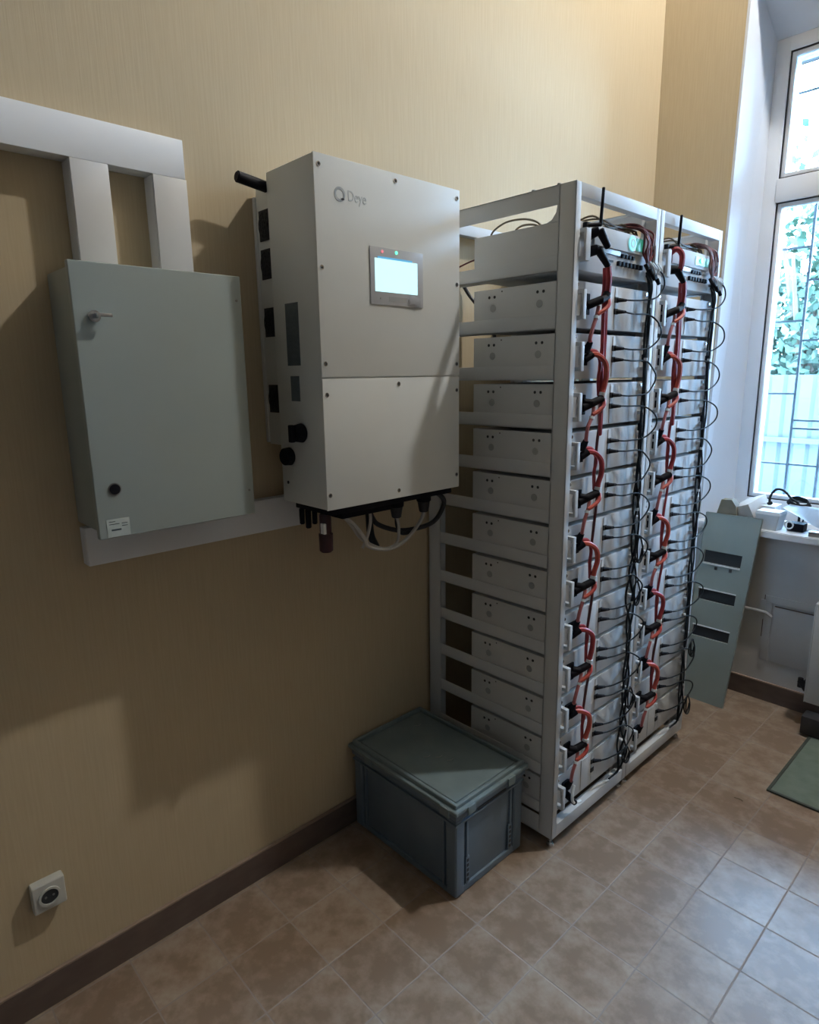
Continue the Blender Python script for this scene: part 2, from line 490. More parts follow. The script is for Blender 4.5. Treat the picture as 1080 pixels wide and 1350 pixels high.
# ------------------------------------------------------------------ outdoors seen through the window
struct('ground', box(nb(), -14, 16, 2.85, 30, -.75, -.65), 'ground')
b = nb()
prev = []
n = 0
x = -6.
pts = []
while x < 6:
    pts += [(x, 6.0), (x + .10, 6.0), (x + .13, 6.03), (x + .22, 6.03)]
    x += .25
poly = pts + [(p[0], p[1] + .01) for p in reversed(pts)]
prism(b, poly, -.65, 1.60)
f = thing('corrugated_fence', 'pale corrugated metal fence outside behind the window grille', 'fence', (0, 6, -.65))
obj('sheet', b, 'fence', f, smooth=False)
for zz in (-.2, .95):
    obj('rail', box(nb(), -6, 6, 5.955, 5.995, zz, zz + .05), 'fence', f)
def tree(x, y, h, r, seed, label):
    rnd = random.Random(seed)
    t = thing('tree', label, 'tree', (x, y, -.65), 'trees beyond the fence')
    b = nb(); cyl(b, (x, y, -.65), (x + .1, y, h * .55), .14, .08, 10)
    for i in range(7):
        a = rnd.uniform(0, 6.28)
        cyl(b, (x + .05, y, h * rnd.uniform(.25, .5)), (x + r * .7 * math.cos(a), y + r * .7 * math.sin(a), h * rnd.uniform(.5, .85)), .05, .02, 7)
    obj('trunk', b, 'bark', t)
    b = nb()
    blobs = [(Vector((rnd.uniform(-1, 1) * r * .7, rnd.uniform(-1, 1) * r * .5, rnd.uniform(.28, .95) * h)), rnd.uniform(.3, .5) * r) for _ in range(22)]
    for c, rr in blobs:
        for _ in range(200):
            d = Vector((rnd.gauss(0, 1), rnd.gauss(0, 1), rnd.gauss(0, 1))).normalized() * rr * rnd.uniform(.5, 1.05)
            p = Vector((x, y, 0)) + c + d
            s = rnd.uniform(.05, .10)
            u = Vector((rnd.gauss(0, 1), rnd.gauss(0, 1), rnd.gauss(0, 1))).normalized()
            v = u.orthogonal().normalized() * s * .55
            u = u * s
            b.faces.new([b.verts.new(q) for q in (p - u, p + v, p + u, p - v)])
    obj('foliage', b, 'leaf', t, smooth=False)
tree(-1.2, 9.3, 4.6, 1.5, 1, 'leafy green tree beyond the fence, seen through the left edge of the window')
tree(3.2, 10.2, 6.2, 2.0, 2, 'tall leafy tree beyond the fence, farther right than the other tree')
# security grille outside the glass
b = nb()
gx = [.462, .606, .750, .894, 1.038, 1.182, 1.326, 1.47]
gr = thing('window_grille', 'grey welded security grille outside the window glass', 'grille', (1., 2.87, .86))
for i, xx in enumerate(gx):
    obj('upright_bar', box(nb(), xx - .006, xx + .006, 2.862, 2.878, .87, 3.14, .002), 'grille', gr)
hz = {0: [1.147, 1.525, 1.90, 2.265, 2.999], 1: [1.147, 1.385, 1.342, 1.80, 2.10, 2.999]}
for i in range(len(gx) - 1):
    b = nb()
    for z in hz[i % 2]:
        box(b, gx[i] + .004, gx[i + 1] - .004, 2.865, 2.875, z - .005, z + .005)
    obj('cross_bars', b, 'grille', gr)
for zz in (.872, 3.128):
    obj('frame_bar', box(nb(), .45, 1.48, 2.86, 2.88, zz, zz + .016), 'grille', gr)

# ------------------------------------------------------------------ ceiling lamp (out of frame, lights the room)
lp = thing('ceiling_lamp', 'round globe lamp hanging from the ceiling above the floor in front of the racks', 'lamp', (LAMP_POS.x, LAMP_POS.y, CZ))
obj('ceiling_plate', cyl(nb(), (LAMP_POS.x, LAMP_POS.y, CZ - .02), (LAMP_POS.x, LAMP_POS.y, CZ), .05, bev=.004), 'pvc', lp)
obj('holder', cyl(nb(), (LAMP_POS.x, LAMP_POS.y, LAMP_POS.z + .05), (LAMP_POS.x, LAMP_POS.y, CZ - .02), .022), 'pvc', lp)
b = nb()
bmesh.ops.create_uvsphere(b, u_segments=24, v_segments=14, radius=.055, matrix=Matrix.Translation(LAMP_POS))
obj('globe', b, 'bulb', lp)

# ------------------------------------------------------------------ trunking on the left wall
def trunking(name, label, x1, y0, y1, z0, z1, lid='x', parts=None):
    t = thing(name, label, 'trunking', (0, (y0 + y1) / 2, z0), 'white cable trunking on the wall')
    obj('base_channel', box(nb(), .0005, x1 - .006, y0, y1, z0, z1, .002), 'trunk', t)
    obj('cover', box(nb(), x1 - .0055, x1, y0 + .001, y1, z0 - .001, z1 + .001, .0022), 'trunk', t)
    return t
trunking('cable_trunking', 'wide white horizontal trunking high on the left wall above the grey cabinet', .055, -2.6, -.206, 2.142, 2.231)
trunking('cable_trunking', 'left one of the two white vertical trunkings entering the top of the grey cabinet', .0545, -.478, -.393, 1.902, 2.1405)
trunking('cable_trunking', 'right one of the two white vertical trunkings entering the top of the grey cabinet', .0545, -.290, -.203, 1.902, 2.1405)
trunking('cable_trunking', 'white horizontal trunking low behind the grey cabinet, running to under the inverter', .040, -.537, .103, 1.195, 1.2915)

# ------------------------------------------------------------------ grey cabinet
y0, y1, z0, z1, xd = -.551, -.153, 1.294, 1.899, .20
cb = thing('electrical_cabinet', 'blue-grey steel wall cabinet with a key in its door, under the white trunking', 'cabinet', (0, (y0 + y1) / 2, z0))
obj('body', box(nb(), .0005, xd - .022, y0 + .012, y1 - .002, z0 + .010, z1 - .006, .006), 'cab', cb)
b = nb(); box(b, xd - .0215, xd - .018, y0 + .006, y1 - .004, z0 + .006, z1 - .004)
obj('door_seal', b, 'gasket', cb)
door = obj('door', box(nb(), xd - .0175, xd, y0, y1, z0, z1, .004, 3), 'cab', cb)
b = nb(); cyl(b, (xd, -.507, 1.407), (xd + .004, -.507, 1.407), .012, n=24, bev=.001)
obj('lock', b, 'black', door)
b = nb(); ring_x(b, xd, -.507, 1.407, .012, .0145, .002)
obj('lock_ring', b, 'steel', door)
b = nb(); cyl(b, (xd, -.510, 1.786), (xd + .010, -.510, 1.786), .0125, n=24, bev=.002)
lk = sub(obj('lock', b, 'chrome', door), 'chrome lock with a key')
b = nb(); box(b, xd + .010, xd + .034, -.513, -.507, 1.781, 1.791, .001); box(b, xd + .016, xd + .024, -.510, -.478, 1.784, 1.792, .002)
obj('key', b, 'chrome', door)
b = nb(); box(b, xd, xd + .0008, -.533, -.482, 1.297, 1.338)
obj('sticker', b, 'paperlabel', door)
b = nb()
for i, (a, c, zz) in enumerate(((-.528, -.505, 1.326), (-.524, -.502, 1.311), (-.50, -.487, 1.326), (-.50, -.487, 1.32), (-.528, -.514, 1.332))):
    box(b, xd + .0009, xd + .0012, a, c, zz, zz + (.004 if i == 1 else .0015))
obj('sticker_print', b, 'ink', door)
for zz in (1.36, 1.84):
    obj('hinge_screw', cyl(nb(), (xd, y1 - .014, zz), (xd + .0015, y1 - .014, zz), .003, n=12), 'steel', door)

# ------------------------------------------------------------------ inverter
IX, IY0, IY1, IZ0, IZ1 = .319, .0, .527, 1.294, 2.188
inv = thing('inverter', 'tall off-white hybrid inverter with a lit screen, mounted on the left wall', 'inverter', (0, .26, IZ0))
obj('mounting_plate', box(nb(), .0005, .014, .012, .515, 1.46, 2.145, .002), 'inv', inv)
obj('heat_sink_housing', box(nb(), .0145, .0985, .016, .511, 1.455, 2.168, .003), 'inv', inv)
b = nb(); box(b, .099, IX - .0055, IY0, IY1, IZ0, IZ1 - .001, .004)
obj('body', b, 'inv', inv)
cov = obj('upper_cover', box(nb(), IX - .005, IX, IY0 - .001, IY1 + .001, 1.6495, IZ1, .0025), 'inv', inv)
cov2 = obj('lower_cover', box(nb(), IX - .005, IX, IY0 - .001, IY1 + .001, IZ0 - .001, 1.6455, .0025), 'inv', inv)
def screw(y, z, par, x=IX, r=.0062):
    b = nb(); ring_x(b, x, y, z, r * .6, r, .0014, 16)
    s = obj('screw', b, 'chrome', par)
    b = nb(); cyl(b, (x, y, z), (x + .0006, y, z), r * .62, n=12)
    obj('screw_socket', b, 'hole', par)
for y, z in ((.014, 2.162), (.268, 2.168), (.515, 2.164), (.012, 1.922), (.515, 1.920), (.012, 1.684), (.515, 1.684)):
    screw(y, z, cov)
for y, z in ((.268, 1.628), (.012, 1.604), (.515, 1.604), (.010, 1.335), (.262, 1.316), (.515, 1.335)):
    screw(y, z, cov2)
# display module
b = nb(); box(b, IX, IX + .003, .170, .368, 1.843, 1.992, .0012)
dm = obj('display_bezel', b, 'bezel', cov)
obj('screen', box(nb(), IX + .0031, IX + .0038, .1855, .345, 1.877, 1.963), 'screen', cov)
obj('screen_bar', box(nb(), IX + .0031, IX + .0038, .196, .325, 1.9632, 1.968), 'screenbar', cov)
obj('green_led', cyl(nb(), (IX + .003, .2645, 1.983), (IX + .0048, .2645, 1.983), .0045, n=16), 'green', cov)
obj('red_led', cyl(nb(), (IX + .003, .213, 1.981), (IX + .0048, .213, 1.981), .0042, n=16), 'redled', cov)
b = nb(); box(b, IX + .0031, IX + .0034, .235, .305, 1.853, 1.866)
obj('button_strip', b, 'stain', cov)
for yy in (.205, .31):
    obj('button', cyl(nb(), (IX + .003, yy, 1.860), (IX + .0042, yy, 1.860), .003, n=12), 'logo', cov)
# peeling protective film at the lower right corner of the display
b = nb()
gv = [[b.verts.new((IX + .0042 + .0035 * abs(math.sin(i * 1.9 + j * 1.3)) * (1 if i or j else .3), .312 + i * .0085, 1.848 + j * .0075 + .003 * math.sin(i))) for j in range(4)] for i in range(6)]
for i in range(5):
    for j in range(3):
        b.faces.new((gv[i][j], gv[i + 1][j], gv[i + 1][j + 1], gv[i][j + 1]))
r_ = bmesh.ops.solidify(b, geom=list(b.faces), thickness=.0006)
obj('protective_film', b, 'film', cov)
# logo: ring mark and word
b = nb(); ring_x(b, IX, .0765, 2.103, .0115, .0175, .0008)
box(b, IX, IX + .0008, .0800, .0915, 2.0905, 2.0950)
obj('logo_mark', b, 'logo', cov)
cu = bpy.data.curves.new('brand_text', 'FONT')
cu.body = 'Deye'
cu.size = .036
cu.extrude = .0004
to = bpy.data.objects.new('brand_text', cu)
C.objects.link(to)
bpy.context.view_layer.update()
me = bpy.data.meshes.new_from_object(to.evaluated_get(bpy.context.evaluated_depsgraph_get()))
bpy.data.objects.remove(to)
b = nb(); b.from_mesh(me)
for v in b.verts:
    v.co = Vector((IX + .0004 + v.co.z, .1015 + v.co.x * .82, 2.092 + v.co.y))
obj('logo_text', b, 'logotext', cov)
# left side: labels, switch knobs, fans, handle
obj('rating_label', box(nb(), .160, .222, IY0 - .0008, IY0 + .0002, 1.682, 1.846), 'label', inv)
obj('warning_label', box(nb(), .170, .212, IY0 - .0008, IY0 + .0002, 1.586, 1.654), 'label', inv)
b = nb(); cyl(b, (.214, IY0, 1.500), (.214, IY0 - .030, 1.500), .0275, .022, 24, .003)
box(b, .206, .222, IY0 - .042, IY0 - .029, 1.476, 1.524, .003)
obj('rotary_switch', b, 'black', inv)
obj('switch_label', box(nb(), .150, .188, IY0 - .0008, IY0 + .0002, 1.489, 1.507), 'stain', inv)
b = nb(); cyl(b, (.150, IY0, 1.430), (.150, IY0 - .026, 1.430), .0265, .024, 24, .004)
obj('round_cap', b, 'black', inv)
obj('side_bolt', cyl(nb(), (.130, IY0, 1.352), (.130, IY0 - .002, 1.352), .0045, n=12), 'hole', inv)
for z in (2.064, 1.962, 1.805, 1.590):
    b = nb()
    box(b, .030, .092, .0125, .0158, z - .040, z + .040, .001)
    fn = obj('fan', b, 'vent', inv)
    b = nb()
    ring = []
    for rr in (.012, .022, .031):
        n = 24
        pts = [(.061 + rr * math.cos(2 * math.pi * i / n), .0112, z + rr * 1.15 * math.sin(2 * math.pi * i / n)) for i in range(n + 1)]
        tube(b, pts, .0011, 5, 1)
    for a in range(4):
        ca, sa = math.cos(a * .785 + .3), math.sin(a * .785 + .3)
        tube(b, [(.061 - .030 * ca, .0112, z - .034 * sa), (.061 + .030 * ca, .0112, z + .034 * sa)], .0011, 5, 1, False)
    obj('fan_guard', b, 'blackm', fn)
b = nb(); cyl(b, (.078, -.076, 2.169), (.078, .0155, 2.157), .0145, .0145, 20, .003)
obj('carry_handle', b, 'black', inv)
# terminals below the inverter
b = nb(); box(b, .13, IX - .012, .02, .505, IZ0 - .020, IZ0 - .0005, .003)
obj('terminal_plate', b, 'black', inv)
b = nb(); box(b, .17, .27, .085, .275, IZ0 - .046, IZ0 - .0205, .004)
obj('terminal_block', b, 'black', inv)
for i, (x, y, r, h) in enumerate(((.150, .012 + .015, .008, .048), (.178, .030, .009, .056), (.205, .034, .008, .040), (.23, .330, .026, .030), (.23, .452, .026, .030), (.16, .300, .012, .030))):
    b = nb(); cyl(b, (x, y, IZ0 - .0205), (x, y, IZ0 - .0205 - h), r, r * .92, 14, .002)
    g = obj('cable_gland', b, 'black', inv)
    if r > .02:
        b = nb(); cyl(b, (x, y, IZ0 - .051), (x, y, IZ0 - .086), .021, .015, 14, .002)
        obj('gland_nut', b, 'blackm', g)
b = nb()
cyl(b, (.262, .030, IZ0 - .0205), (.262, .030, IZ0 - .075), .017, .017, 18, .002)
cyl(b, (.262, .030, IZ0 - .075), (.262, .030, IZ0 - .132), .0205, .0195, 18, .004)
pg = sub(obj('plug', b, 'burgundy', inv), 'dark burgundy plug hanging straight down')
b = nb(); box(b, .266, .283, .010, .018, IZ0 - .075, IZ0 - .045, .001)
obj('plug_clip', b, 'tie', pg)
b = nb()
tube(b, [(.255, .105, 1.248), (.255, .135, 1.225), (.255, .175, 1.175), (.255, .185, 1.150), (.255, .225, 1.130), (.25, .29, 1.118), (.245, .36, 1.135), (.24, .43, 1.185), (.23, .452, 1.215)], .006)
tube(b, [(.235, .115, 1.248), (.24, .14, 1.215), (.24, .18, 1.165), (.25, .25, 1.125), (.25, .31, 1.13), (.24, .33, 1.175), (.23, .33, 1.215)], .005)
tube(b, [(.25, .205, 1.248), (.25, .205, 1.215), (.25, .19, 1.17), (.245, .175, 1.14)], .005)
obj('hanging_cable', b, 'greywire', inv)
b = nb()
tube(b, [(.21, .235, 1.250), (.21, .235, 1.21), (.21, .24, 1.16), (.21, .26, 1.12)], .012)
tube(b, [(.22, .34, 1.215), (.2, .36, 1.17), (.18, .40, 1.135), (.17, .45, 1.13)], .007)
sub(obj('hanging_cable', b, 'datacable', inv), 'black hanging cables')
b = nb()
tube(b, [(.20, .505, 1.272), (.205, .53, 1.262), (.21, .565, 1.235), (.20, .575, 1.20), (.18, .55, 1.15), (.15, .49, 1.13), (.12, .43, 1.13), (.10, .36, 1.16), (.10, .33, 1.20)], .0085)
sub(obj('output_cable', b, 'blackm', inv), 'thick black cable curving out of the lower right corner')

# ------------------------------------------------------------------ battery racks
RXF, RXB, RW = .616, .015, .518
RY = (.6904, .6904 + RW)
S0, PIT = 1.7825, .151                      # underside of the top battery module, pitch
RKN = ('near', 'far')
RKD = ('the near rack', 'the far rack')
ORD = ['first', 'second', 'third', 'fourth', 'fifth', 'sixth', 'seventh', 'eighth', 'ninth', 'tenth', 'eleventh', 'twelfth']
def mz(k): return S0 - PIT * k              # underside of module k (0 top)

def rack(i):
    y0 = RY[i]; y1 = y0 + RW - .002
    t = thing('battery_rack', ('light grey open steel rack standing next to the blue-grey bin and inverter', 'light grey open steel rack standing farther back, beside the window')[i], 'rack', (.31, y0 + RW / 2, 0), 'two battery racks side by side')
    zb, zt = .04, 2.184
    for s, (a, c) in enumerate(((y0, y0 + .003), (y1 - .003, y1))):
        # front posts: side flange + front flange
        fa = (a, a + .027) if s == 0 else (c - .027, c)
        b = nb(); box(b, RXF - .056, RXF, a, c, zb, zt, .0008); box(b, RXF - .003, RXF, fa[0], fa[1], zb, zt, .0008)
        box(b, RXF - .056, RXF - .053, min(fa[0], a), max(fa[1], c), zb, zt)
        obj('post', b, 'rack', t)
        b = nb(); box(b, RXB, RXB + .062, a, c, zb, zt, .0008); box(b, RXB, RXB + .003, fa[0], fa[1], zb, zt)
        box(b, RXB + .059, RXB + .062, fa[0], fa[1], zb, zt)
        obj('post', b, 'rack', t)
        # top and bottom side rails, gusset
        b = nb(); box(b, RXB + .0625, RXF - .0565, a, c, zt - .054, zt, .0008); box(b, RXB + .0625, RXF - .0565, min(fa[0], a), max(fa[1], c), zt - .003, zt)
        prism(b, [(RXF - .0565, 2.085), (RXF - .0565, 2.130), (RXF - .062, 2.130), (RXF - .066, 2.11), (RXF - .08, 2.092), (RXF - .10, 2.085)], a, c, 1)
        obj('top_rail', b, 'rack', t)
        b = nb(); box(b, RXB + .0625, RXF - .0565, a, c, zb, zb + .07, .0008); box(b, RXB + .0625, RXF - .0565, min(fa[0], a), max(fa[1], c), zb, zb + .003)
        obj('bottom_rail', b, 'rack', t)
        # runners the modules sit on
        for k in range(-1, 12):
            z = mz(k) if k >= 0 else 1.948
            b = nb(); box(b, RXB + .0625, RXF - .0565, a, c, z - .001, z + .043, .0006)
            la = (a, a + .05) if s == 0 else (c - .05, c)
            box(b, RXB + .0625, RXF - .0565, la[0], la[1], z - .001, z + .0015)
            obj('runner', b, 'rack', t)
    for (xa, xb_) in ((RXF - .030, RXF), (RXB, RXB + .030)):
        b = nb(); box(b, xa, xb_, y0 + .0275, y1 - .0275, zt - .037, zt, .001)
        obj('top_rail', b, 'rack', t)
        b = nb(); box(b, xa, xb_, y0 + .0275, y1 - .0275, zb, zb + .048, .001)
        obj('bottom_rail', b, 'rack', t)
    for x in (.045, RXF - .02):
        for y in (y0 + .02, y1 - .02):
            b = nb(); cyl(b, (x, y, 0), (x, y, .012), .014, .012, 16, .002); cyl(b, (x, y, .012), (x, y, .042), .005, n=10)
            obj('foot', b, 'chrome', t)
    for x, y in ((.55, y0 + .012), (.46, y0 + .012)):
        b = nb(); cyl(b, (x, y, zt), (x, y, zt + .006), .006, n=8)
        obj('top_bolt', b, 'steel', t)
    return t

def module_parts(root, y0, z):
    """battery module: y0 rack side, z underside"""
    fx = .5985
    b = nb(); box(b, .234, fx - .002, y0 + .0035, y0 + RW - .0062, z + .0035, z + .138, .0012)
    obj('case', b, 'module', root)
    b = nb()
    box(b, fx - .0018, fx + .002, y0 + .0285, y0 + RW - .0305, z + .002, z + .138, .001)
    fp = obj('front_plate', b, 'face', root)
    b = nb(); box(b, fx + .0021, fx + .0045, y0 + .198, y0 + .246, z + .006, z + .134, .001)
    obj('light_strip', b, 'face', fp)
    b = nb(); box(b, fx + .0021, fx + .004, y0 + .268, y0 + .284, z + .006, z + .134, .0008)
    obj('ridge', b, 'rack', fp)
    for (ya, yb) in ((y0 + .036, y0 + .052), (y0 + RW - .056, y0 + RW - .042)):
        zc = z + .068
        b = nb()
        box(b, fx + .0255, fx + .0335, ya, yb, zc - .043, zc + .043, .002)
        for e in (-1, 1):
            box(b, fx + .0021, fx + .027, ya, yb, zc + e * .037 - .006, zc + e * .037 + .006, .001)
        obj('handle', b, 'module', root)
        b = nb(); cyl(b, (fx + .002, (ya + yb) / 2, z + .127), (fx + .009, (ya + yb) / 2, z + .127), .0055, n=12, bev=.001)
        obj('mounting_screw', b, 'chrome', root)
    # power sockets and data sockets
    b = nb(); box(b, fx + .0021, fx + .010, y0 + .072, y0 + .110, z + .078, z + .104, .002); box(b, fx + .0021, fx + .010, y0 + .072, y0 + .110, z + .042, z + .068, .002)
    obj('power_socket', b, 'black', root)
    b = nb(); box(b, fx + .0021, fx + .006, y0 + .266, y0 + .286, z + .088, z + .106, .001); box(b, fx + .0021, fx + .006, y0 + .266, y0 + .286, z + .052, z + .070, .001)
    obj('data_socket', b, 'hole', root)
    # marks on the left side of the case
    ys = y0 + .0035
    for x, dz, r in ((.300, .113, .0048), (.322, .113, .0048), (.490, .113, .0048), (.512, .113, .0048), (.352, .128, .0025)):
        obj('side_rivet', cyl(nb(), (x, ys, z + dz), (x, ys - .0006, z + dz), r, n=12), 'hole', root)
    for x in (.316, .498):
        obj('side_stamp', cyl(nb(), (x, ys, z + .078), (x, ys - .0005, z + .078), .012, n=18), 'stain', root)

def copy_tree(o, parent=None):
    c = o.copy(); C.objects.link(c)
    if parent is not None: c.parent = parent
    for ch in list(o.children): copy_tree(ch, c)
    return c

for i in range(2): rack(i)
proto = None
for i in range(2):
    for k in range(12):
        lab = 'grey battery module, %s from the top in %s' % (ORD[k], RKD[i]) if k < 11 else 'grey battery module, lowest in %s' % RKD[i]
        grp = 'battery modules in the %s rack' % RKN[i]
        loc = Vector((.42, RY[i] + RW / 2, mz(k) + .0035))
        if proto is None:
            proto = thing('battery_module', lab, 'battery', loc, grp)
            module_parts(proto, RY[i], mz(k))
        else:
            c = copy_tree(proto)
            c.location = loc
            c['_base'] = tuple(loc)
            if i == 1:      # the sides of the far modules cannot be seen
                for ch in list(c.children):
                    if ch.name.startswith('side_'): bpy.data.objects.remove(ch)
            tag(c, lab, 'battery', grp)

# control unit on top of each rack
for i in range(2):
    y0 = RY[i]; z = 1.9505; fx = .5985
    t = thing('control_unit', ('white control box with a pale round lit display, top of %s', 'white control box with a bright green light, top of %s')[i] % RKD[i], 'control box', (.42, y0 + RW / 2, z), 'control boxes on top of the racks')
    b = nb(); box(b, .234, fx - .002, y0 + .0035, y0 + RW - .0062, z, z + .136, .0012)
    obj('case', b, 'module', t)
    fp = obj('front_plate', box(nb(), fx - .0018, fx + .002, y0 + .0285, y0 + RW - .0305, z, z + .136, .001), 'face', t)
    obj('upper_cover', box(nb(), fx + .0021, fx + .010, y0 + .12, y0 + .43, z + .078, z + .134, .003), 'face', t)
    obj('recess', box(nb(), fx + .0021, fx + .006, y0 + .175, y0 + .285, z + .062, z + .077, .001), 'steel', t)
    obj('slot', box(nb(), fx + .0021, fx + .004, y0 + .18, y0 + .245, z + .040, z + .046), 'hole', t)
    for (ya, yb) in ((y0 + .036, y0 + .062), (y0 + RW - .056, y0 + RW - .042)):
        b = nb(); box(b, fx + .0255, fx + .0335, ya, yb, z + .022, z + .112, .002)
        for e in (z + .028, z + .106): box(b, fx + .0021, fx + .027, ya, yb, e - .006, e + .006, .001)
        obj('handle', b, 'rack', t)
    if i == 0:
        b = nb(); cyl(b, (fx + .010, y0 + .345, z + .107), (fx + .014, y0 + .345, z + .107), .024, n=28, bev=.001)
        obj('round_display', b, 'disp', t)
        b = nb(); box(b, fx + .0102, fx + .012, y0 + .372, y0 + .42, z + .088, z + .126)
        obj('display_strip', b, 'greendisp', t)
        b = nb(); ring_x(b, fx + .0142, y0 + .345, z + .107, .010, .0135, .0006, 20)
        obj('display_symbol', b, 'face', t)
    else:
        b = nb(); box(b, fx + .0102, fx + .012, y0 + .305, y0 + .42, z + .090, z + .120)
        obj('display_strip', b, 'greendisp', t)
        b = nb(); cyl(b, (fx + .012, y0 + .352, z + .107), (fx + .016, y0 + .352, z + .107), .010, n=20)
        obj('green_light', b, 'green', t)
    for j in range(7):
        b = nb(); box(b, fx + .0021, fx + .012, y0 + .268 + j * .0235, y0 + .282 + j * .0235, z + .032, z + .047, .002)
        obj('port', b, 'black', t)
    for j in range(4):
        b = nb(); box(b, fx + .0021, fx + .010, y0 + .290 + j * .022, y0 + .304 + j * .022, z + .058, z + .070, .002)
        obj('port', b, 'black', t)
    # antenna
    b = nb(); cyl(b, (fx + .010, y0 + .072, z + .125), (fx + .030, y0 + .118, z + .130), .006, n=12); cyl(b, (fx + .030, y0 + .116, z + .128), (fx + .031, y0 + .122, z + .232), .0052, .0045, 12, .001)
    box(b, fx + .002, fx + .016, y0 + .064, y0 + .082, z + .116, z + .134, .002)
    obj('antenna', b, 'black', t)
    # power plugs seated in the control unit
    if i == 0:
        b = nb(); cyl(b, (fx + .0021, y0 + .090, z + .098), (fx + .034, y0 + .104, z + .112), .016, .013, 14, .002); cyl(b, (fx + .034, y0 + .105, z + .113), (fx + .048, y0 + .135, z + .064), .013, .009, 12, .002)
        obj('power_plug', b, 'black', t)
        b = nb(); cyl(b, (fx + .0021, y0 + .085, z + .052), (fx + .036, y0 + .100, z + .058), .017, .014, 14, .002); cyl(b, (fx + .034, y0 + .100, z + .060), (fx + .048, y0 + .140, z + .012), .013, .009, 12, .002)
        obj('power_plug', b, 'black', t)
    else:
        b = nb(); cyl(b, (fx + .0021, y0 + .085, z + .052), (fx + .036, y0 + .108, z + .050), .017, .014, 14, .002); cyl(b, (fx + .034, y0 + .106, z + .052), (fx + .048, y0 + .140, z + .008), .014, .009, 12, .002)
        obj('power_plug', b, 'black', t)
        b = nb(); tube(b, [(fx + .004, y0 + .092, z + .10), (fx + .03, y0 + .10, z + .118), (fx + .045, y0 + .115, z + .10), (fx + .045, y0 + .115, z + .06), (fx + .04, y0 + .112, z + .045)], .010, 8)
        obj('red_lead', b, 'red', t)

def cable(label, pts, r, mat, group, name='power_cable', cat='cable', conns=(), ties=(), cmat='black'):
    """one cable: the cable itself plus its moulded connectors and ties"""
    t = thing(name, label, cat, tuple(pts[-1]), group)
    obj('sheath', tube(nb(), pts, r), mat, t)
    for (p, q, ra, rb) in conns:
        obj('connector', cyl(nb(), p, q, ra, rb, 12, .0015), cmat, t)
    for (p, q) in ties:
        obj('cable_tie', cyl(nb(), p, q, r + .0025, n=12), 'tie', t)
    return t

